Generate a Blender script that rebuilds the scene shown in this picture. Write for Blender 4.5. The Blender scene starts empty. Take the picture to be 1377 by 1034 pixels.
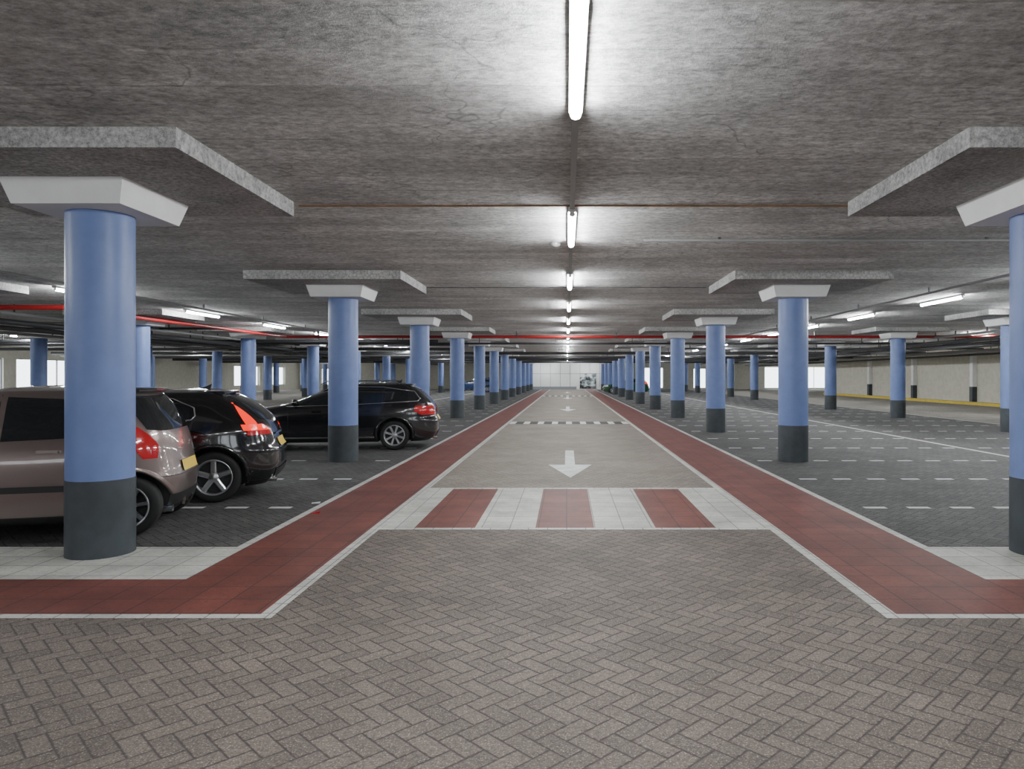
import bpy, bmesh, math, random
from mathutils import Vector, Matrix
random.seed(4)
scene = bpy.context.scene
F = 955.0
H = 3.42      # ceiling
COLX_L, COLX_R = -4.23, 4.29
OUT_L, OUT_R = -12.3, 12.8

# ------------------------------------------------------------------ materials
def new_mat(name):
    m = bpy.data.materials.new(name); m.use_nodes = True
    nt = m.node_tree
    return m, nt, nt.nodes['Principled BSDF']

class NT:
    def __init__(s, nt): s.nt = nt
    def n(s, t, **kw):
        nd = s.nt.nodes.new(t)
        for k, v in kw.items(): setattr(nd, k, v)
        return nd
    def set(s, sock, v):
        if isinstance(v, bpy.types.NodeSocket): s.nt.links.new(v, sock)
        else: sock.default_value = v
    def m(s, op, a, b=None, c=None):
        nd = s.n('ShaderNodeMath', operation=op)
        s.set(nd.inputs[0], a)
        if b is not None: s.set(nd.inputs[1], b)
        if c is not None: s.set(nd.inputs[2], c)
        return nd.outputs[0]
    def coords(s, scale=(1,1,1), rot=(0,0,0), loc=(0,0,0)):
        tc = s.n('ShaderNodeTexCoord'); mp = s.n('ShaderNodeMapping')
        mp.inputs['Scale'].default_value = scale
        mp.inputs['Rotation'].default_value = rot
        mp.inputs['Location'].default_value = loc
        s.nt.links.new(tc.outputs['Object'], mp.inputs['Vector'])
        return mp.outputs[0]
    def noise(s, vec, scale, detail=4, rough=.55):
        nd = s.n('ShaderNodeTexNoise')
        s.nt.links.new(vec, nd.inputs['Vector'])
        nd.inputs['Scale'].default_value = scale
        nd.inputs['Detail'].default_value = detail
        nd.inputs['Roughness'].default_value = rough
        return nd.outputs['Fac']
    def rng(s, v, a, b, c=0., d=1.):
        nd = s.n('ShaderNodeMapRange')
        s.set(nd.inputs[0], v)
        for i, x in enumerate((a, b, c, d)): nd.inputs[i+1].default_value = x
        return nd.outputs[0]
    def mix(s, f, a, b, mode='MIX'):
        nd = s.n('ShaderNodeMix', data_type='RGBA', blend_type=mode)
        s.set(nd.inputs[0], f)
        s.set(nd.inputs[6], a if isinstance(a, bpy.types.NodeSocket) else (*a, 1))
        s.set(nd.inputs[7], b if isinstance(b, bpy.types.NodeSocket) else (*b, 1))
        return nd.outputs[2]
    def gray(s, v):
        nd = s.n('ShaderNodeCombineColor')
        for i in range(3): s.nt.links.new(v, nd.inputs[i])
        return nd.outputs[0]
    def bump(s, h, strength, dist):
        nd = s.n('ShaderNodeBump')
        nd.inputs['Strength'].default_value = strength
        nd.inputs['Distance'].default_value = dist
        s.nt.links.new(h, nd.inputs['Height'])
        return nd.outputs[0]

def simple(name, col, rough=.5, metal=0, emit=None, es=0, coat=0, noise=0):
    m, nt, b = new_mat(name)
    b.inputs['Base Color'].default_value = (*col, 1)
    b.inputs['Roughness'].default_value = rough
    b.inputs['Metallic'].default_value = metal
    if coat: b.inputs['Coat Weight'].default_value = coat; b.inputs['Coat Roughness'].default_value = .04
    if emit:
        b.inputs['Emission Color'].default_value = (*emit, 1)
        b.inputs['Emission Strength'].default_value = es
    if noise:
        N = NT(nt); v = N.noise(N.coords(), 3.5, 6, .6)
        f = N.rng(v, .3, .7, 1-noise, 1+noise*.4)
        nt.links.new(N.mix(1., col, N.gray(f), 'MULTIPLY'), b.inputs['Base Color'])
    return m

def herringbone(name, c1, c2, mortar, cell=.1, rot=45, speck=.5, rough=.75, stain=.3):
    m, nt, b = new_mat(name); N = NT(nt)
    v = N.coords(scale=(1/cell,)*3, rot=(0, 0, math.radians(rot)))
    sp = N.n('ShaderNodeSeparateXYZ'); nt.links.new(v, sp.inputs[0])
    x, y = sp.outputs[0], sp.outputs[1]
    i, j = N.m('FLOOR', x), N.m('FLOOR', y)
    fx, fy = N.m('SUBTRACT', x, i), N.m('SUBTRACT', y, j)
    d = N.m('FLOORED_MODULO', N.m('SUBTRACT', i, j), 4.)
    e = [N.m('COMPARE', d, float(k), .1) for k in range(4)]
    L = N.m('ADD', fx, N.m('MULTIPLY', e[1], 9.))
    R = N.m('ADD', N.m('SUBTRACT', 1., fx), N.m('MULTIPLY', e[0], 9.))
    B = N.m('ADD', fy, N.m('MULTIPLY', e[2], 9.))
    T = N.m('ADD', N.m('SUBTRACT', 1., fy), N.m('MULTIPLY', e[3], 9.))
    mn = N.m('MINIMUM', N.m('MINIMUM', L, R), N.m('MINIMUM', B, T))
    p = N.coords()
    n40 = N.noise(p, 40, 3, .6)
    mn = N.m('ADD', mn, N.m('MULTIPLY', N.m('SUBTRACT', n40, .5), .10))
    face = N.rng(mn, .01, .085)
    cb = N.n('ShaderNodeCombineXYZ')
    nt.links.new(N.m('SUBTRACT', i, e[1]), cb.inputs[0]); nt.links.new(N.m('SUBTRACT', j, e[2]), cb.inputs[1])
    wn = N.n('ShaderNodeTexWhiteNoise', noise_dimensions='2D'); nt.links.new(cb.outputs[0], wn.inputs['Vector'])
    base = N.mix(wn.outputs['Value'], c1, c2)
    n120 = N.noise(p, 110, 2, .6)
    sk = N.rng(n120, .58, .68)
    base = N.mix(N.m('MULTIPLY', sk, speck), base, (.62, .56, .46))
    dkk = N.rng(n120, .44, .34)
    base = N.mix(N.m('MULTIPLY', dkk, .6), base, mortar)
    st = N.rng(N.noise(p, .9, 5, .65), .3, .7, 1-stain, 1+stain*.5)
    base = N.mix(1., base, N.gray(st), 'MULTIPLY')
    sp2 = N.rng(n40, .35, .65, .75, 1.2)
    base = N.mix(1., base, N.gray(sp2), 'MULTIPLY')
    col = N.mix(face, mortar, base)
    nt.links.new(col, b.inputs['Base Color'])
    b.inputs['Roughness'].default_value = rough
    hgt = N.m('ADD', N.m('ADD', face, N.m('MULTIPLY', wn.outputs['Value'], .35)), N.m('MULTIPLY', n120, .3))
    nt.links.new(N.bump(hgt, .7, .007), b.inputs['Normal'])
    return m

def tiles(name, c1, c2, mortar, w=.3, h=.3, stain=.3, rough=.6):
    m, nt, b = new_mat(name); N = NT(nt); p = N.coords()
    br = N.n('ShaderNodeTexBrick', offset=0.0)
    nt.links.new(p, br.inputs['Vector'])
    br.inputs['Color1'].default_value = (*c1, 1); br.inputs['Color2'].default_value = (*c2, 1)
    br.inputs['Mortar'].default_value = (*mortar, 1)
    br.inputs['Scale'].default_value = 1
    br.inputs['Mortar Size'].default_value = .005
    br.inputs['Brick Width'].default_value = w; br.inputs['Row Height'].default_value = h
    st = N.rng(N.noise(p, 1.7, 6, .7), .3, .7, 1-stain, 1+stain*.3)
    c = N.mix(1., br.outputs['Color'], N.gray(st), 'MULTIPLY')
    dk = N.rng(N.noise(p, 28, 4, .7), .54, .68, 1, .65)
    c = N.mix(1., c, N.gray(dk), 'MULTIPLY')
    nt.links.new(c, b.inputs['Base Color'])
    b.inputs['Roughness'].default_value = rough
    nt.links.new(N.bump(N.m('SUBTRACT', N.noise(p, 60, 3), br.outputs['Fac']), .4, .004), b.inputs['Normal'])
    return m

M_road = herringbone('road_brick', (.195,.158,.134), (.138,.112,.098), (.058,.049,.043), speck=.6)
M_lane = herringbone('lane_brick', (.29,.25,.21), (.235,.20,.17), (.12,.10,.09), speck=.5, stain=.25)
M_bay = herringbone('bay_brick', (.098,.096,.094), (.058,.057,.056), (.020,.020,.020), rot=45, speck=.28, stain=.35)
M_outer = herringbone('outer_lane_brick', (.34,.32,.28), (.29,.27,.24), (.14,.13,.12), speck=.4)
M_red = tiles('red_tile', (.20,.062,.047), (.165,.052,.040), (.05,.03,.03), stain=.4)
M_white = tiles('white_tile', (.66,.66,.60), (.55,.55,.50), (.2,.2,.19), stain=.4)
M_line = tiles('white_line_tile', (.66,.66,.62), (.58,.58,.54), (.2,.2,.19), w=.2, h=.2, stain=.3)
M_paint = simple('marking_paint', (.72,.73,.72), .7, noise=.25)
M_dark = simple('hump_dark', (.05,.05,.052), .8)

def ceiling_mat():
    m, nt, b = new_mat('ceiling_concrete'); N = NT(nt)
    p = N.coords()
    n1 = N.rng(N.noise(N.coords(scale=(.3, 2.2, 1)), 1.1, 6, .7), .32, .68, .74, 1.15)
    blot = N.rng(N.noise(p, .8, 5, .65), .35, .65, .80, 1.12)
    fine = N.noise(N.coords(scale=(.6,1,1)), 20, 7, .8)
    n2 = N.rng(fine, .36, .64, .48, 1.32)
    c = N.mix(1., (.70,.695,.685), N.gray(n1), 'MULTIPLY')
    c = N.mix(1., c, N.gray(blot), 'MULTIPLY')
    c = N.mix(1., c, N.gray(n2), 'MULTIPLY')
    pk = N.rng(N.noise(p, .35, 3), .5, .7)
    c = N.mix(N.m('MULTIPLY', pk, .18), c, (.62,.53,.52))
    # formwork boards: random tone per board and broken dark joint
    sp = N.n('ShaderNodeSeparateXYZ'); nt.links.new(p, sp.inputs[0])
    wob = N.m('MULTIPLY', N.noise(N.coords(scale=(.6,.1,1)), 2., 3), .10)
    yy = N.m('DIVIDE', N.m('ADD', sp.outputs[1], wob), .50)
    row = N.m('FLOOR', yy)
    xx = N.m('FLOOR', N.m('ADD', N.m('DIVIDE', sp.outputs[0], 2.6), N.m('MULTIPLY', row, .37)))
    cb = N.n('ShaderNodeCombineXYZ'); nt.links.new(row, cb.inputs[0]); nt.links.new(xx, cb.inputs[1])
    wn = N.n('ShaderNodeTexWhiteNoise', noise_dimensions='2D'); nt.links.new(cb.outputs[0], wn.inputs['Vector'])
    c = N.mix(1., c, N.gray(N.rng(wn.outputs['Value'], 0, 1, .88, 1.1)), 'MULTIPLY')
    fr = N.m('FRACT', yy)
    dj = N.m('MINIMUM', fr, N.m('SUBTRACT', 1., fr))
    jm = N.m('MULTIPLY', N.m('SUBTRACT', 1., N.rng(dj, .0, .035)), N.rng(N.noise(N.coords(scale=(.5,3,1)), 1.6, 3), .44, .56))
    c = N.mix(N.m('MULTIPLY', jm, .45), c, (.13,.125,.12))
    # hairline cracks
    vo = N.n('ShaderNodeTexVoronoi', feature='DISTANCE_TO_EDGE'); vo.inputs['Scale'].default_value = .55
    nz = N.n('ShaderNodeTexNoise'); nt.links.new(p, nz.inputs['Vector']); nz.inputs['Scale'].default_value = 2
    ad = N.n('ShaderNodeVectorMath', operation='ADD'); nt.links.new(p, ad.inputs[0])
    sc = N.n('ShaderNodeVectorMath', operation='SCALE'); nt.links.new(nz.outputs['Color'], sc.inputs[0]); sc.inputs['Scale'].default_value = .7
    nt.links.new(sc.outputs[0], ad.inputs[1]); nt.links.new(ad.outputs[0], vo.inputs['Vector'])
    cr = N.m('MULTIPLY', N.m('SUBTRACT', 1., N.rng(vo.outputs['Distance'], .001, .006)), N.rng(blot, .9, 1.0))
    c = N.mix(N.m('MULTIPLY', cr, .45), c, (.12,.115,.11))
    nt.links.new(c, b.inputs['Base Color'])
    b.inputs['Roughness'].default_value = .9
    h = N.m('ADD', fine, N.m('MULTIPLY', N.noise(p, 60, 3, .7), .4))
    nt.links.new(N.bump(h, .75, .03), b.inputs['Normal'])
    return m
M_ceil = ceiling_mat()
def panel_mat():
    m, nt, b = new_mat('drop_panel_concrete'); N = NT(nt); p = N.coords()
    f = N.noise(p, 22, 7, .8)
    n2 = N.rng(f, .36, .64, .42, 1.3)
    c = N.mix(1., (.52,.515,.505), N.gray(n2), 'MULTIPLY')
    c = N.mix(1., c, N.gray(N.rng(N.noise(p, 2, 4), .35, .65, .75, 1.15)), 'MULTIPLY')
    nt.links.new(c, b.inputs['Base Color']); b.inputs['Roughness'].default_value = .9
    nt.links.new(N.bump(f, .85, .03), b.inputs['Normal'])
    return m
M_panel = panel_mat()
M_blue = simple('blue_column_paint', (.145,.208,.44), .42, noise=.12)
M_base = simple('dark_base_paint', (.042,.052,.060), .5, noise=.4)
M_cap = simple('white_capital_paint', (.76,.76,.76), .6, noise=.08)
M_wall = simple('beige_wall', (.55,.53,.45), .8, noise=.15)
M_wallw = simple('white_wall', (.85,.87,.86), .7, noise=.05)
M_yellow = simple('yellow_paint', (.62,.46,.05), .6, noise=.2)
M_redpipe = simple('red_pipe_paint', (.30,.013,.013), .4)
M_pipe = simple('dark_pipe', (.07,.07,.075), .5, .3)
M_gpipe = simple('grey_pipe', (.33,.33,.33), .5, .2)
M_rust = simple('rust_joint', (.30,.16,.06), .8, noise=.5)
M_frame = simple('window_frame', (.25,.27,.30), .5)
M_housing = simple('lamp_housing', (.7,.7,.7), .5)
M_tube = simple('lamp_tube', (.9,.9,.9), .4, emit=(.95,.985,1.), es=235)
M_glass = simple('car_glass', (.012,.014,.016), .04, coat=.5)
M_tyre = simple('tyre_rubber', (.012,.012,.012), .8)
M_rim = simple('alloy_rim', (.55,.56,.58), .28, .9)
M_black = simple('black_plastic', (.012,.012,.013), .5)
M_chrome = simple('chrome', (.75,.76,.78), .15, 1)
M_rlight = simple('red_lens', (.35,.012,.015), .12, coat=1, emit=(1,.02,.02), es=.10)
M_rlit = simple('red_lens_lit', (.5,.012,.008), .15, emit=(1,.035,.01), es=1.4)
M_wlens = simple('clear_lens', (.7,.66,.66), .1, coat=1)
M_plate = simple('yellow_plate', (.8,.55,.03), .4)

# ------------------------------------------------------------------ mesh helpers
class MB:
    def __init__(s): s.v=[]; s.f=[]; s.m=[]; s.mats=[]; s.sm=[]
    def mi(s, mat):
        if mat not in s.mats: s.mats.append(mat)
        return s.mats.index(mat)
    def box(s, x0,x1,y0,y1,z0,z1, mat, skip=()):
        b=len(s.v); k=s.mi(mat)
        s.v += [(x0,y0,z0),(x1,y0,z0),(x1,y1,z0),(x0,y1,z0),(x0,y0,z1),(x1,y0,z1),(x1,y1,z1),(x0,y1,z1)]
        for f in ((0,3,2,1),(4,5,6,7),(0,1,5,4),(1,2,6,5),(2,3,7,6),(3,0,4,7)):
            s.f.append(tuple(b+i for i in f)); s.m.append(k); s.sm.append(False)
    def grid(s, P, mat, closed=False, smooth=True):
        b=len(s.v); k=s.mi(mat); n=len(P); w=len(P[0])
        for r in P: s.v += [tuple(p) for p in r]
        for i in range(n-1):
            for j in range(w if closed else w-1):
                j2=(j+1)%w
                s.f.append((b+i*w+j, b+i*w+j2, b+(i+1)*w+j2, b+(i+1)*w+j)); s.m.append(k); s.sm.append(smooth)
    def poly(s, pts, mat):
        b=len(s.v); s.v += [tuple(p) for p in pts]
        s.f.append(tuple(range(b,b+len(pts)))); s.m.append(s.mi(mat)); s.sm.append(False)
    def tube(s, p0, p1, r, mat, n=12):
        p0=Vector(p0); p1=Vector(p1); d=(p1-p0).normalized()
        a=d.orthogonal().normalized(); c=d.cross(a)
        P=[[tuple(p+(a*math.cos(t)+c*math.sin(t))*r) for t in [2*math.pi*i/n for i in range(n)]] for p in (p0,p1)]
        s.grid(P, mat, True)
        s.poly(P[0], mat); s.poly(P[1][::-1], mat)
    def path(s, pts, r, mat, n=8):
        pts=[Vector(p) for p in pts]; P=[]
        for i,p in enumerate(pts):
            d=(pts[min(i+1,len(pts)-1)]-pts[max(i-1,0)]).normalized()
            a=d.cross(Vector((0,1,.01))).normalized()
            if a.length<.1: a=d.orthogonal().normalized()
            c=d.cross(a)
            P.append([tuple(p+(a*math.cos(t)+c*math.sin(t))*r) for t in [2*math.pi*k/n for k in range(n)]])
        s.grid(P, mat, True)
    def obj(s, name, parent=None, recalc=False):
        me=bpy.data.meshes.new(name); me.from_pydata(s.v,[],s.f)
        for m in s.mats: me.materials.append(m)
        me.polygons.foreach_set('material_index', s.m)
        me.polygons.foreach_set('use_smooth', s.sm)
        me.update()
        if recalc:
            bm=bmesh.new(); bm.from_mesh(me); bmesh.ops.remove_doubles(bm,verts=bm.verts,dist=1e-5)
            bmesh.ops.recalc_face_normals(bm,faces=bm.faces); bm.to_mesh(me); bm.free()
        o=bpy.data.objects.new(name, me); scene.collection.objects.link(o)
        if parent: o.parent=parent
        return o

# ------------------------------------------------------------------ floor
IL, IR = -1.96, 2.12      # inner edge of central lane
LW = .10
OL, OR = -3.0, 3.3
def fmat(x, y):
    hx0, hx1 = IL-LW, IR+LW
    inside = IL < x < IR
    if y < 4.70: return M_road
    if inside:
        if y < 7.42: return M_road
        if y < 7.50 or 10.10 < y < 10.20: return M_line
        if y < 10.10:
            for a,b in ((-1.61,-.97),(-.33,.29),(.94,1.58)):
                if a<x<b: return M_red
            return M_white
        return M_lane
    if hx0 < x < hx1: return M_line
    if y < 4.78: return M_line
    if OL < x < OR: return M_red
    if y < 5.60: return M_red
    if y < 6.66: return M_white
    if OL-.09 < x < OR+.09: return M_line
    if x < -14.2 or x > 14.5: return M_outer
    if -14.2<x<-14.1 or 14.4<x<14.5: return M_line
    if 8.76 < x < 8.88 or -8.98<x<-8.86: return M_line
    return M_bay
xs = sorted([-34,-14.2,-14.1,-8.98,-8.86,OL-.09,OL,IL-LW,IL,-1.61,-.97,-.33,.29,.94,1.58,IR,IR+LW,OR,OR+.09,8.76,8.88,14.4,14.5,34.5])
ys = [-16,4.70,4.78,5.60,6.66,7.42,7.50,10.10,10.20,30,60,90]
fl = MB()
vid = {}
for i,x in enumerate(xs):
    for j,y in enumerate(ys):
        vid[i,j]=len(fl.v); fl.v.append((x,y,0))
for i in range(len(xs)-1):
    for j in range(len(ys)-1):
        fl.f.append((vid[i,j],vid[i+1,j],vid[i+1,j+1],vid[i,j+1]))
        fl.m.append(fl.mi(fmat((xs[i]+xs[i+1])/2,(ys[j]+ys[j+1])/2))); fl.sm.append(False)
fl.obj('floor')

# markings
def arrow(y0, y1):
    a=MB(); cx=.06; ym=y0+(y1-y0)*.40; z=.003
    a.poly([(cx,y0,z),(cx+.39,ym,z),(cx+.09,ym,z),(cx+.09,y1,z),(cx-.09,y1,z),(cx-.09,ym,z),(cx-.39,ym,z)], M_paint)
    a.obj('road_arrow_marking')
arrow(11.2,15.3); arrow(32.5,37.5); arrow(50,55); arrow(68,73)
def hump(y0, y1):
    a=MB(); n=17; w=(IR-IL)/n
    a.box(IL,IR,y0-.05,y1+.05,0,.002,M_dark)
    for i in range(n):
        if i%2==0: a.box(IL+i*w+.02,IL+(i+1)*w-.02,y0,y1,.002,.005,M_paint)
    a.obj('speed_hump_marking')
hump(23.8,25.0); hump(57,58.6)
dm=MB()
y=8.65
k=0
while y<84:
    for sgn,x0,x1 in ((1,3.62,8.6),(-1,3.35,8.7),(1,9.2,14.0),(-1,9.3,13.9)):
        x=x0
        while x<x1:
            xa,xb=(x,x+.27) if sgn>0 else (-x-.27,-x)
            hit=any(abs((y-cy))<.4 and (xb>cx_-.33 and xa<cx_+.33) for cx_ in (COLX_L,COLX_R,OUT_L,OUT_R) for cy in [6.45+7*q for q in range(12)])
            if not hit: dm.poly([(xa,y-.05,.002),(xb,y-.05,.002),(xb,y+.05,.002),(xa,y+.05,.002)],M_paint)
            x+=.53
    y+=2.4
dm.obj('parking_bay_marking')
# scraps of litter by the left cycle path
li=MB()
for (x,y,c_) in ((-2.98,8.25,M_rlight),(-3.2,8.9,M_paint)):
    li.poly([(x,y,.004),(x+.10,y+.02,.004),(x+.09,y+.08,.018),(x-.01,y+.05,.010)],c_)
li.obj('litter_scraps')

# ------------------------------------------------------------------ ceiling
c=MB(); c.box(-34,34.5,-16,90,H,H+.3,M_ceil); c.obj('ceiling')
j=MB(); j.box(-2.85,34,7.55,7.575,H-.012,H,M_rust); j.box(-33,-5.6,7.55,7.575,H-.012,H,M_rust); j.box(-2.85,2.85,14.5,14.53,H-.01,H,M_pipe)
j.obj('ceiling_joint_strip')

# ------------------------------------------------------------------ columns
def column_mesh(detail=True):
    b=MB(); n=40; r=.272
    def ring(z,rr=r): return [(rr*math.cos(2*math.pi*i/n), rr*math.sin(2*math.pi*i/n), z) for i in range(n)]
    b.grid([ring(0,r+.004),ring(.68,r+.004)],M_base,True)
    b.grid([ring(.68,r+.004),ring(.68,r)],M_base,True,False)
    b.grid([ring(.68),ring(3.08)],M_blue,True)
    z0,z1=3.06,3.27; a,t=.46,.52
    def sq(z,w): return [(-w,-w,z),(w,-w,z),(w,w,z),(-w,w,z)]
    b.grid([sq(z0,a),sq(z1,t)],M_cap,True,False); b.poly(sq(z0,a)[::-1],M_cap); b.poly(sq(z1,t),M_cap)
    return b
def finish(b, px0, px1):
    b.box(px0,px1,-1.27,.97,3.27,H,M_panel)
    me=b.obj('column')
    bpy.data.objects.remove(me); return bpy.data.meshes['column']
bl=column_mesh(); mL=finish(bl,-1.32,1.38); mL.name='column_mesh_l'
br_=column_mesh(); mR=finish(br_,-1.40,1.32); mR.name='column_mesh_r'
ysC=[6.45+7.0*i for i in range(-3,12)]
for y in ysC:
    for x,me in ((COLX_L,mL),(COLX_R,mR),(OUT_L,mL),(OUT_R,mR),(-20.4,mL),(-28.4,mL)):
        if x==COLX_R and abs(y-6.45)<.1: x=4.34
        o=bpy.data.objects.new('concrete_column',me); o.location=(x,y,0); scene.collection.objects.link(o)

# ------------------------------------------------------------------ lamps
lb=MB()
lb.box(-.045,.045,-.93,.93,-.045,0,M_housing)
P=[]
for yy in (-.9,.9):
    P.append([(.036*math.cos(t),yy,-.066+.03*math.sin(t)) for t in [2*math.pi*i/8 for i in range(8)]])
lb.grid(P,M_tube,True); lb.poly(P[0],M_housing); lb.poly(P[1][::-1],M_housing)
lo=lb.obj('lamp_tmp'); lme=lo.data; bpy.data.objects.remove(lo)
def lamp(x,y):
    o=bpy.data.objects.new('fluorescent_lamp',lme); o.location=(x,y,H-.001); scene.collection.objects.link(o)
for i in range(-3,17): lamp(.06, 3.87+4.72*i)
for i in range(-3,15): lamp(-10.3, 10.3+4.9*i)
for i in range(-2,15): lamp(8.75, 7.6+4.5*i)
for i in range(0,9): lamp(17.0, 14.2+7.5*i)
for i in range(0,9): lamp(-24.0, 16.5+7.5*i)
lamp(12.0,19.4-1.4)
t=MB()
for i in range(0,16): t.box(.035,.085,3.87+4.72*i+.95,3.87+4.72*(i+1)-.95,H-.02,H,M_gpipe)
t.obj('lamp_cable_trunking')
d=MB(); P=[]
for z,r in ((H,.07),(H-.03,.07),(H-.05,.045),(H-.055,.0)):
    P.append([(-.16+r*math.cos(a),9.7+r*math.sin(a),z) for a in [2*math.pi*i/20 for i in range(20)]])
d.grid(P,M_gpipe,True); d.obj('smoke_detector')

# ------------------------------------------------------------------ pipes
rp=MB(); zr=3.19
rp.tube((-33,16.4,zr),(-11.6,16.4,zr),.06,M_redpipe)
rp.tube((-11.6,16.4,zr),(-11.3,28.6,zr),.06,M_redpipe)
rp.tube((-11.3,28.6,zr),(23.3,28.6,zr),.06,M_redpipe)
for x in range(-30,22,4):
    yy=16.4 if x<-11.6 else 28.6
    rp.box(x-.02,x+.02,yy-.07,yy+.07,zr-.07,H,M_pipe)
rp.obj('red_sprinkler_pipe')
gp=MB()
for (yy,zz,r,x0,x1,mm) in ((9.3,3.38,.02,1.0,23,M_gpipe),(31.5,3.16,.07,-33,-5.7,M_pipe),(32.5,3.10,.05,-33,23,M_pipe),(38,3.05,.08,-33,-5.7,M_pipe),
      (39.2,3.12,.06,5.8,23,M_pipe),(45.5,3.08,.09,-33,23,M_pipe),(46.3,2.95,.05,-33,-5.7,M_gpipe),(52.5,3.0,.09,-33,23,M_pipe),(59.5,3.0,.1,-33,23,M_pipe),(66.5,2.95,.1,-33,34,M_pipe),
      (22.6,3.30,.03,-33,-11.8,M_gpipe),(24.4,3.24,.04,-33,-11.8,M_pipe),(36.5,3.22,.05,-33,-5.7,M_pipe)):
    gp.tube((x0,yy,zz),(x1,yy,zz),r,mm)
    x=x0+1
    while x<x1: gp.box(x-.015,x+.015,yy-.015,yy+.015,zz,H,M_pipe); x+=3.5
for (xx,zz,r,mm) in ((-14.0,3.18,.05,M_gpipe),(-14.6,3.02,.08,M_pipe),(-15.1,2.92,.05,M_pipe),(-17.5,3.1,.07,M_pipe),(-18.1,3.0,.05,M_gpipe),
        (14.8,3.15,.05,M_gpipe),(15.6,3.0,.08,M_pipe),(16.1,2.9,.05,M_pipe),(19.5,3.05,.09,M_pipe),(21.2,2.9,.10,M_gpipe),(21.6,2.75,.06,M_pipe),(-9.2,3.3,.025,M_gpipe),(7.4,3.3,.025,M_gpipe)):
    gp.tube((xx,10,zz),(xx,84,zz),r,mm)
    y=11.
    while y<84: gp.box(xx-.015,xx+.015,y-.015,y+.015,zz,H,M_pipe); y+=3.5
gp.obj('service_pipes')

# ------------------------------------------------------------------ walls
def wall_seg(b, axis, pos, th, a0, a1, z0, z1, mat):
    if axis=='x': b.box(pos,pos+th,a0,a1,z0,z1,mat)
    else: b.box(a0,a1,pos,pos+th,z0,z1,mat)
wcount=[0]
def window(axis,pos,a0,a1,z0,z1):
    wcount[0]+=1; b=MB(); th=.08; n=max(1,int((a1-a0)/1.6)); p=pos+.1
    wall_seg(b,axis,p,th,a0,a1,z0,z0+.06,M_frame); wall_seg(b,axis,p,th,a0,a1,z1-.06,z1,M_frame)
    for i in range(n+1):
        x=a0+(a1-a0-.06)*i/n; wall_seg(b,axis,p,th,x,x+.06,z0+.06,z1-.06,M_frame)
    b.obj('window_%d'%wcount[0])
def wall(name,axis,pos,th,a0,a1,openings,mat,z0=.8,z1=2.75):
    b=MB(); cur=a0
    for o in openings:
        oz0,oz1=(o[2],o[3]) if len(o)>2 else (z0,z1)
        wall_seg(b,axis,pos,th,cur,o[0],0,H,mat)
        if oz0>0: wall_seg(b,axis,pos,th,o[0],o[1],0,oz0,mat)
        wall_seg(b,axis,pos,th,o[0],o[1],oz1,H,mat)
        window(axis,pos,o[0],o[1],oz0,oz1); cur=o[1]
    wall_seg(b,axis,pos,th,cur,a1,0,H,mat)
    b.obj(name)
wall('wall_left','x',-34,.3,-16,90,[(24,30),(36,42.5),(43.5,49),(72,78),(80,85)],M_wall,.6,2.7)
wall('wall_right','x',23.6,.3,-16,63,[],M_wall)
wall('wall_right_recess','x',34.2,.3,63,90,[(66,73),(75,86)],M_wall,.3,2.8)
wall('wall_recess','y',62.7,.3,23.9,34.2,[],M_wall)
wall('wall_front','y',-16.3,.3,-34,34.5,[(-24,-16),(-13,-4),(4,13)],M_wall,.3,2.6)  # unseen window openings behind the camera, added to let daylight onto columns and ceiling
wall('wall_back','y',89.7,.3,-34,34.5,[(-31,-26),(9.8,12.2,.1,2.7),(16,17.6,.1,2.6),(25,27.5,.1,2.8),(29.5,33,.1,2.8)],M_wall,.5,2.6)
# light partition closing the aisle
e=MB(); e.box(-4.6,4.7,86.5,86.6,0,H,M_wallw)
for i in range(8): e.box(-4.4+i*1.2,-4.36+i*1.2,86.47,86.5,.3,H-.3,M_frame)
e.box(-4.6,4.7,86.46,86.5,1.9,1.94,M_frame); e.box(-4.6,1.2,86.45,86.5,0,.35,M_frame)
e.obj('wall_aisle_end')
lamp(-2.6,84.6); lamp(2.6,84.6)  # extra pair outside the lamp rows, added to brighten the end partition
# poster on end wall
pm, nt, b = new_mat('poster_print'); N=NT(nt)
vv=N.noise(N.coords(scale=(1.2,1,1.6),loc=(3,0,1)),1.3,3); 
cr=N.n('ShaderNodeValToRGB'); nt.links.new(vv,cr.inputs[0])
cr.color_ramp.elements[0].position=.38; cr.color_ramp.elements[0].color=(.02,.02,.03,1)
cr.color_ramp.elements[1].position=.6; cr.color_ramp.elements[1].color=(.7,.75,.75,1)
q=cr.color_ramp.elements.new(.5); q.color=(.25,.3,.3,1)
nt.links.new(cr.outputs[0],b.inputs['Base Color'])
po=MB(); po.box(1.6,3.6,86.42,86.47,.15,1.9,pm); po.box(1.55,3.65,86.44,86.465,.1,.15,M_black); po.box(1.55,3.65,86.44,86.465,1.9,1.95,M_black); po.obj('wall_poster')
# yellow kerb and pilasters on right wall
kb=MB(); kb.box(22.6,23.0,8,62.6,0,.16,M_yellow); kb.box(23.0,23.59,8,62.6,0,.12,M_wall); kb.obj('yellow_kerb')
tr=MB()
for y in (20,27,34,41,48,55): tr.box(23.35,23.6,y-.15,y+.15,.12,H,M_cap); tr.box(23.33,23.6,y-.16,y+.16,.12,1.0,M_base)
tr.obj('trim_1')

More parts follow.
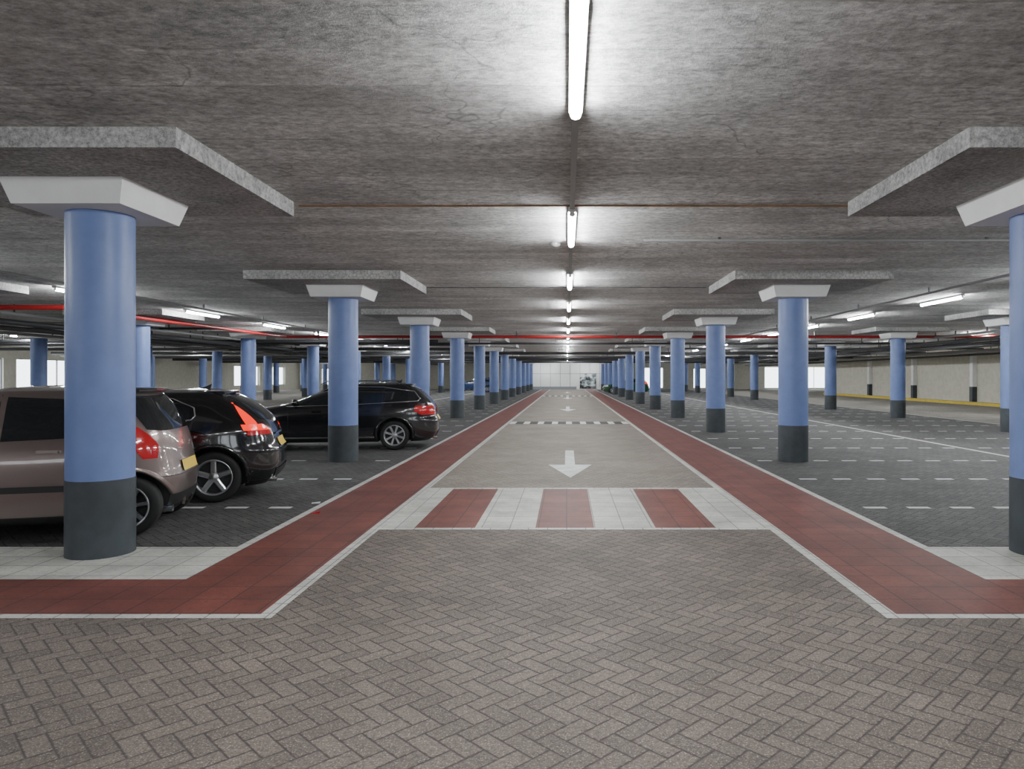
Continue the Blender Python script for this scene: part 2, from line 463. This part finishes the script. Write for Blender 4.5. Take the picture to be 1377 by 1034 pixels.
# ------------------------------------------------------------------ cars
def interp(keys, z):
    if z<=keys[0][0]: return keys[0][1]
    if z>=keys[-1][0]: return keys[-1][1]
    n=len(keys)
    def sl(i):
        return (keys[i+1][1]-keys[i][1])/(keys[i+1][0]-keys[i][0])
    for i in range(n-1):
        if z<=keys[i+1][0]:
            h=keys[i+1][0]-keys[i][0]; t=(z-keys[i][0])/h
            def tan(k):
                if k==0: return sl(0)
                if k==n-1: return sl(n-2)
                a,b=sl(k-1),sl(k)
                return 0 if a*b<=0 else 2*a*b/(a+b)
            m0,m1=tan(i)*h,tan(i+1)*h; p0,p1=keys[i][1],keys[i+1][1]
            return (2*t**3-3*t*t+1)*p0+(t**3-2*t*t+t)*m0+(-2*t**3+3*t*t)*p1+(t**3-t*t)*m1
def lin(pl, s):
    if s<=pl[0][0]: return pl[0][1]
    for a,b in zip(pl,pl[1:]):
        if s<=b[0]: return a[1]+(b[1]-a[1])*(s-a[0])/(b[0]-a[0])
    return pl[-1][1]

def car(name, C, loc, delta, heading=None):
    root=bpy.data.objects.new(name,None); scene.collection.objects.link(root)
    n=C.get('n',6.0); rear,front,wid=C['rear'],C['front'],C['width']; z1=wid[-1][0]; cap=C['cap']; wb=C['wb']; R=C['R']
    paint=C['paint']; zl=wid[0][0]
    def ca(z):
        r,f=interp(rear,z),interp(front,z); return (r+f)/2,(f-r)/2,interp(wid,z)
    def sideY(s,z,off=0):
        c,a,w=ca(z); u=min(abs((s-c)/a),.9999); return w*(1-u**n)**(1/n)+off
    def rearS(y,z,off=0):
        c,a,w=ca(z); u=min(abs(y/w),.9999); return c-a*(1-u**n)**(1/n)-off
    def frontS(y,z,off=0):
        c,a,w=ca(z); u=min(abs(y/w),.9999); return c+a*(1-u**n)**(1/n)+off
    NT_=72
    th=[2*math.pi*i/NT_ for i in range(NT_)]
    def sg(v): return -1 if v<0 else 1
    def ring(z,g=1,zz=None):
        c,a,w=ca(z); e=2/n; out=[]
        for t in th:
            t2=t
            cx=sg(math.cos(t2))*abs(math.cos(t2))**e; sy=sg(math.sin(t2))*abs(math.sin(t2))**e
            out.append((c+a*g*cx, w*g*sy, z if zz is None else zz))
        return out
    b=MB(); zs=[zl+(z1-zl)*i/46 for i in range(47)]
    allr=[ring(z) for z in zs]
    for g in (.985,.95,.88,.78,.62,.45,.25,.08): allr.append(ring(z1,g,z1+cap*(1-g**2.6)))
    k1=b.mi(paint); k2=b.mi(M_black)
    for r in allr: b.v+=r
    for i in range(len(allr)-1):
        for jx in range(NT_):
            j2=(jx+1)%NT_
            b.f.append((i*NT_+jx,i*NT_+j2,(i+1)*NT_+j2,(i+1)*NT_+jx))
            b.m.append(k2 if (i<len(zs) and zs[min(i,46)]<C['dark']) else k1); b.sm.append(True)
    b.f.append(tuple(range(NT_))[::-1]); b.m.append(k2); b.sm.append(False)
    m0=(len(allr)-1)*NT_; b.f.append(tuple(range(m0,m0+NT_))); b.m.append(k1); b.sm.append(True)
    body=b.obj('body',root)
    for s in (0,wb):
        for sd in (1,-1):
            cb=MB(); cb.tube((s,sd*.48,R+.01),(s,sd*1.2,R+.01),R+.055,M_black,40); 
            cu=cb.obj('cut',None,True)
            md=body.modifiers.new('b','BOOLEAN'); md.object=cu; md.operation='DIFFERENCE'; md.solver='EXACT'
            try: md.material_mode='TRANSFER'
            except Exception: pass
            bpy.context.view_layer.update()
            dg=bpy.context.evaluated_depsgraph_get()
            nm=bpy.data.meshes.new_from_object(body.evaluated_get(dg)); body.modifiers.clear(); body.data=nm
            bpy.data.objects.remove(cu)
    p=MB()
    def side_patch(bot,top,mat,off=.006,ns=26,nz=7,both=True):
        s0,s1=max(bot[0][0],top[0][0]),min(bot[-1][0],top[-1][0])
        for sd in ((1,-1) if both else (1,)):
            P=[]
            for i in range(ns+1):
                s=s0+(s1-s0)*i/ns; zb,zt=lin(bot,s),lin(top,s)
                P.append([(s,sd*sideY(s,zb+(zt-zb)*k/nz,off),zb+(zt-zb)*k/nz) for k in range(nz+1)])
            p.grid(P,mat)
    def end_patch(bot,top,mat,fn,off=.006,ns=20,nz=8):
        y0,y1=bot[0][0],bot[-1][0]; P=[]
        for i in range(ns+1):
            y=y0+(y1-y0)*i/ns; zb,zt=lin(bot,y),lin(top,y)
            P.append([(fn(y,zb+(zt-zb)*k/nz,off),y,zb+(zt-zb)*k/nz) for k in range(nz+1)])
        p.grid(P,mat)
    def wrap_patch(z0,z1_,yin,sout,mat,off=.012,nz=10,nt=14,rearend=True):
        for sd in (1,-1):
            P=[]
            for k in range(nz+1):
                z=z0+(z1_-z0)*k/nz; c,a,w=ca(z)
                ti=math.asin(min(1,(lin(yin,z)/w)**(n/2))); so=lin(sout,z)
                to=math.acos(min(1,(abs(so-c)/a)**(n/2)))
                row=[]
                for q in range(nt+1):
                    t=ti+(to-ti)*q/nt; sx=math.cos(t)**(2/n); sy=math.sin(t)**(2/n)
                    row.append((c+(-1 if rearend else 1)*(a+off)*sx, sd*(w+off)*sy, z))
                P.append(row)
            p.grid(P,mat)
    for bot,top in C['glass']: side_patch(bot,top,M_glass)
    if C.get('trimline'):
        for sd in (1,-1):
            fine=[]
            for a_,b_ in zip(C['trimline'],C['trimline'][1:]):
                for q in range(6):
                    s=a_[0]+(b_[0]-a_[0])*q/6; z=a_[1]+(b_[1]-a_[1])*q/6; fine.append((s,sd*sideY(s,z,.008),z))
            s,z=C['trimline'][-1]; fine.append((s,sd*sideY(s,z,.008),z))
            p.path(fine,.010,M_chrome,6)
    for s,z0_,z1_ in C['seams']: side_patch([(s,z0_),(s+.008,z0_)],[(s,z1_),(s+.008,z1_)],M_black,.003,2,14)
    for s0,s1,z0_,z1_,mm in C['strips']: side_patch([(s0,z0_),(s1,z0_)],[(s0,z1_),(s1,z1_)],mm,.012,24,3)
    bw,tw,zb,zt=C['rwin']; end_patch([(-bw,zb+.02),(-bw*.8,zb),(bw*.8,zb),(bw,zb+.02)],[(-bw,zt-.08),(-tw,zt),(tw,zt),(bw,zt-.08)],M_glass,rearS)
    bw,tw,zb,zt=C['fwin']; end_patch([(-bw,zb),(bw,zb)],[(-bw,zt-.10),(-tw,zt),(tw,zt),(bw,zt-.10)],M_glass,frontS)
    for z0_,z1_,yin,sout,mm in C['tail']: wrap_patch(z0_,z1_,yin,sout,mm)
    zf=C['hl']; wrap_patch(zf,zf+.15,[(0,.48)],[(0,wb+.42)],M_wlens,.008,6,12,False)
    end_patch([(-.42,.3),(.42,.3)],[(-.42,.5),(.42,.5)],M_black,frontS)
    zp=C['plate']; end_patch([(-.26,zp),(.26,zp)],[(-.26,zp+.11),(.26,zp+.11)],M_plate,rearS,.014)
    end_patch([(-.26,.52),(.26,.52)],[(-.26,.62),(.26,.62)],M_plate,frontS,.014)
    end_patch([(-.5,.26),(.5,.26)],[(-.5,.38),(.5,.38)],M_black,rearS,.008)
    end_patch([(-.6,C['lid']),(.6,C['lid'])],[(-.6,C['lid']+.010),(.6,C['lid']+.010)],M_black,rearS,.004)
    if C.get('bar'):
        z_=C['bar']; end_patch([(-.3,z_),(.3,z_)],[(-.3,z_+.025),(.3,z_+.025)],M_chrome,rearS,.02)
    for s in (0,wb):
        for sd in (1,-1):
            P=[]
            for i in range(31):
                t=-.25+(math.pi+.5)*i/30; row=[]
                for rr,of in ((R+.056,-.02),(R+.056,.012),(R+.075,.014),(R+.095,.003)):
                    ss,zz=s+rr*math.cos(t),max(zl+.005,R+.01+rr*math.sin(t))
                    row.append((ss,sd*sideY(ss,zz,of),zz))
                P.append(row)
            p.grid(P,C.get('arch',paint))
    for s,z in C['handles']:
        for sd in (1,-1):
            y=sideY(s,z); p.box(s-.09,s+.09,min(sd*(y-.01),sd*(y+.035)),max(sd*(y-.01),sd*(y+.035)),z-.014,z+.016,C.get('handlemat',paint))
    rs=rearS(0,z1); 
    P=[]
    w=C['spw']
    for i in range(13):
        y=-w+2*w*i/12; bend=.05*(abs(y)/w)**3
        P.append([(rs+.22+bend,y,z1+cap*.55-.2*cap*(abs(y)/w)),(rs-.10+bend,y,z1+.012),(rs-.115+bend,y,z1-.012),(rs+.10,y,z1-.05),(rs+.22+bend,y,z1-.03)])
    p.grid(P,C.get('spoiler',paint)); p.poly(P[0],C.get('spoiler',paint)); p.poly(P[-1][::-1],C.get('spoiler',paint))
    p.box(rs-.118,rs-.112,-.12,.12,z1-.008,z1+.004,M_rlight)
    if C.get('rails'):
        for sd in (1,-1):
            s0,s1=C['rails']; pts=[]
            for i in range(15):
                f=i/14; s=s0+(s1-s0)*f; up=.075*min(1,f/.08,(1-f)/.08)
                pts.append((s,sd*(interp(wid,z1)*.86),z1+cap*.45+up-.02))
            p.path(pts,.016,M_chrome,8)
    p.poly([(rs+.35,0.004,z1+cap*.8),(rs+.22,0.004,z1+cap*.8),(rs+.20,0.004,z1+cap+.06)],M_black)
    ms,mz=C['mirror']
    for sd in (1,-1):
        y=sideY(ms,mz); P=[]
        for i in range(7):
            f=-1+2*i/6; r=math.sqrt(max(0,1-f*f*.97))
            P.append([(ms+.07*r*math.cos(a)+.02, sd*(y+.11+.10*f), mz+.075*r*math.sin(a)+.02) for a in [2*math.pi*k/14 for k in range(14)]])
        p.grid(P,C.get('mirmat',paint),True)
        p.box(ms-.02,ms+.04,min(sd*(y-.03),sd*(y+.06)),max(sd*(y-.03),sd*(y+.06)),mz-.03,mz,M_black)
    p.tube((rearS(.45,.28)+.15,.48,.24),(rearS(.45,.28)-.03,.48,.24),.038,M_chrome,14)
    p.obj('body_details',root)
    for s in (0,wb):
        for sd in (1,-1):
            wh=MB(); tw_=.2; yo=sideY(s,R+.1)-.02; 
            def lathe(prof,mat,smooth=True):
                P=[[(s+r*math.cos(a), sd*(yo-d_), R+r*math.sin(a)) for a in [2*math.pi*k/40 for k in range(40)]] for r,d_ in prof]
                wh.grid(P,mat,True,smooth)
            rr=R*.70
            lathe([(rr,.012),(rr+.01,.0),(R-.03,.004),(R-.008,.02),(R,.045),(R,tw_-.045),(R-.02,tw_),(rr,tw_)],M_tyre)
            lathe([(rr+.004,.008),(rr-.004,.004),(rr-.016,.014),(rr-.02,.06),(rr-.02,tw_-.02),(0.001,tw_-.03)],M_rim)
            lathe([(rr-.025,.09),(.001,.09)],M_black)
            lathe([(.001,.014),(.05,.016),(.062,.028),(.062,.07)],M_rim)
            ns=C['spokes']
            for q in range(ns):
                a=2*math.pi*q/ns+.3; du=Vector((math.cos(a),0,math.sin(a))); dv=Vector((-math.sin(a),0,math.cos(a)))
                c0=Vector((s,0,R)); w0,w1=C['spw0'],C['spw1']
                for off in ((-.03,.03) if C.get('double') else (0,)):
                    A=[]
                    for r_,ww,dd in ((.045,w0,.022),(rr-.012,w1,.014)):
                        for sgn2,dep in ((-1,dd+.012),(-.6,dd),(.6,dd),(1,dd+.012),(1,dd+.045),(-1,dd+.045)):
                            o_=off*(r_/rr); v=c0+du*r_+dv*(o_+sgn2*ww); A.append((v.x,sd*(yo-dep),v.z))
                    wh.grid([A[:6],A[6:]],C.get('rim',M_rim),True,False)
            wh.obj('wheel',root)
    root.location=(loc[0],loc[1],0); root.rotation_euler=(0,0,math.pi+delta if heading is None else heading)
    return root

def place(contact,delta,hw): # near rear wheel contact -> rear axle centre
    return (contact[0]-hw*math.sin(delta), contact[1]+hw*math.cos(delta))

P_mauve=simple('mauve_car_paint',(.20,.155,.143),.30,.5,coat=1)
P_blk=simple('black_car_paint',(.006,.006,.007),.16,.0,coat=1)
P_blk2=simple('black_metallic_paint',(.008,.008,.010),.18,.0,coat=1)
P_blue=simple('blue_car_paint',(.03,.06,.16),.25,.2,coat=1)
P_green=simple('green_car_paint',(.02,.09,.04),.25,.2,coat=1)

A=dict(paint=P_mauve, n=4.0, wb=2.48, R=.30, cap=.055, dark=.24,
  rear=[(.17,-.27),(.26,-.37),(.42,-.41),(.56,-.42),(.63,-.40),(.75,-.375),(.9,-.345),(1.02,-.31),(1.2,-.22),(1.36,-.11),(1.455,.0)],
  front=[(.17,3.1),(.3,3.25),(.5,3.28),(.65,3.22),(.78,3.07),(.88,2.8),(.97,2.45),(1.15,2.12),(1.32,1.78),(1.455,1.40)],
  width=[(.17,.75),(.26,.81),(.5,.835),(.75,.845),(.88,.83),(.98,.795),(1.2,.72),(1.38,.655),(1.455,.60)],
  glass=[([(.50,1.0),(1.03,.98)],[(.50,1.375),(1.03,1.40)]),([(1.15,.975),(2.25,.955),(2.42,.955)],[(1.15,1.40),(1.75,1.33),(2.42,.97)]),
         ([(.02,1.10),(.42,1.02)],[(.02,1.25),(.12,1.34),(.42,1.37)])],
  seams=[(.46,.50,1.42),(1.08,.26,1.42),(2.3,.4,.93)],
  strips=[(.38,2.1,.49,.55,M_black)], handles=[(1.24,.86),(.62,.88)],
  rwin=(.60,.52,1.04,1.40), fwin=(.66,.56,1.0,1.40),
  tail=[(.77,1.09,[(.77,.60),(.9,.57),(1.09,.64)],[(.77,-.14),(.9,-.06),(1.02,.02),(1.09,-.02)],M_rlight),
        (.81,.86,[(.8,.64)],[(.8,-.20)],M_wlens)],
  hl=.62, plate=.60, lid=.57, spw=.50, spoiler=M_black, mirror=(2.15,.98), spokes=7, spw0=.016, spw1=.02)
car('hatchback_car',A,place((-4.36,6.98),math.radians(14),.78),math.radians(14))

B=dict(paint=P_blk, n=4.8, wb=2.65, R=.32, cap=.05, dark=.24,
  rear=[(.18,-.58),(.28,-.70),(.45,-.74),(.62,-.74),(.72,-.69),(.85,-.65),(.98,-.60),(1.08,-.52),(1.22,-.36),(1.33,-.17),(1.39,-.02)],
  front=[(.18,3.35),(.3,3.5),(.5,3.55),(.65,3.5),(.76,3.35),(.85,3.0),(.93,2.55),(1.0,2.15),(1.15,1.75),(1.3,1.3),(1.39,.9)],
  width=[(.18,.80),(.27,.86),(.5,.885),(.72,.89),(.88,.875),(.97,.835),(1.15,.75),(1.3,.67),(1.39,.59)],
  glass=[([(.28,1.06),(1.0,.99)],[(.28,1.20),(.55,1.31),(1.0,1.335)]),([(1.07,.985),(2.1,.95),(2.2,.95)],[(1.07,1.335),(1.45,1.29),(2.2,.965)])],
  trimline=[(2.2,.955),(1.4,1.30),(1.0,1.345),(.5,1.315),(.24,1.20),(.22,1.10),(.26,1.05),(1.0,.98),(2.15,.945)],
  seams=[(.33,.55,1.05),(1.03,.26,1.36),(2.15,.4,.9)],
  strips=[(.42,2.2,.27,.30,M_chrome)], handles=[(.75,.86),(1.75,.83)],
  rwin=(.56,.50,1.03,1.35), fwin=(.70,.6,1.02,1.35),
  tail=[(.90,.98,[(.90,.50),(.98,.60)],[(.90,-.34),(.98,-.30)],M_rlit),(.98,1.26,[(.98,.66),(1.26,.62)],[(.98,-.36),(1.1,-.28),(1.26,-.18)],M_rlit),
        (.84,.90,[(.84,.46)],[(.84,-.38)],M_rlight)],
  hl=.66, plate=.66, lid=.60, spw=.52, bar=.82, mirror=(1.95,1.0), spokes=5, spw0=.034, spw1=.03, double=False)
car('hatchback_car',B,place((-4.46,8.95),math.radians(15),.85),math.radians(15))

Cc=dict(paint=P_blk2, wb=2.73, R=.318, cap=.05, dark=.24,
  rear=[(.18,-.72),(.28,-.88),(.45,-.93),(.62,-.93),(.72,-.88),(.85,-.86),(1.0,-.80),(1.15,-.66),(1.3,-.50),(1.36,-.42),(1.42,-.30)],
  front=[(.18,3.45),(.3,3.58),(.5,3.62),(.65,3.57),(.78,3.4),(.88,3.0),(.96,2.6),(1.02,2.25),(1.15,1.88),(1.3,1.42),(1.42,.95)],
  width=[(.18,.80),(.27,.86),(.5,.885),(.75,.89),(.9,.875),(.99,.84),(1.15,.78),(1.32,.70),(1.42,.62)],
  glass=[([(-.52,1.07),(.22,1.02)],[(-.52,1.12),(-.42,1.26),(.22,1.35)]),([(.28,1.02),(1.05,.99)],[(.28,1.355),(1.05,1.37)]),([(1.12,.985),(2.2,.965),(2.32,.965)],[(1.12,1.37),(1.5,1.33),(2.32,.98)])],
  trimline=[(2.32,.972),(1.45,1.345),(1.05,1.38),(.25,1.362),(-.42,1.27),(-.54,1.11),(-.50,1.06),(1.0,.982),(2.25,.955)],
  seams=[(.22,.55,1.38),(1.08,.26,1.38),(2.2,.4,.93)],
  strips=[(.42,2.3,.27,.30,M_chrome),(.42,2.3,.42,.425,M_black)], handles=[(.62,.86),(1.62,.84)],
  rwin=(.66,.58,1.03,1.37), fwin=(.72,.6,1.04,1.38),
  tail=[(.76,.96,[(.76,.48),(.96,.50)],[(.76,-.56),(.85,-.40),(.96,-.44)],M_rlight)],
  hl=.68, plate=.62, lid=.58, spw=.56, bar=.74, rails=(-.1,1.6), mirror=(2.05,1.02), spokes=8, spw0=.02, spw1=.026)
car('estate_car',Cc,place((-3.74,15.4),math.radians(8),.87),math.radians(8))
D=dict(Cc); D.update(paint=P_blue); D.pop('rails')
car('estate_car',D,(-8.0,72.6),0)
E=dict(B); E.update(paint=P_green)
car('hatchback_car',E,(6.9,66.2),0,0+math.pi)

# ------------------------------------------------------------------ world & camera
w=bpy.data.worlds.new('World'); scene.world=w; w.use_nodes=True
bg=w.node_tree.nodes['Background']; bg.inputs[0].default_value=(.9,.96,1,1); bg.inputs[1].default_value=5.0
cam=bpy.data.cameras.new('camera'); co=bpy.data.objects.new('camera',cam); scene.collection.objects.link(co)
co.location=(0,0,1.6); co.rotation_euler=(math.pi/2,0,0)
cam.sensor_width=36; cam.lens=F/1377*36; cam.shift_x=-73.5/1377; cam.shift_y=-11/1377
cam.clip_end=300
scene.camera=co
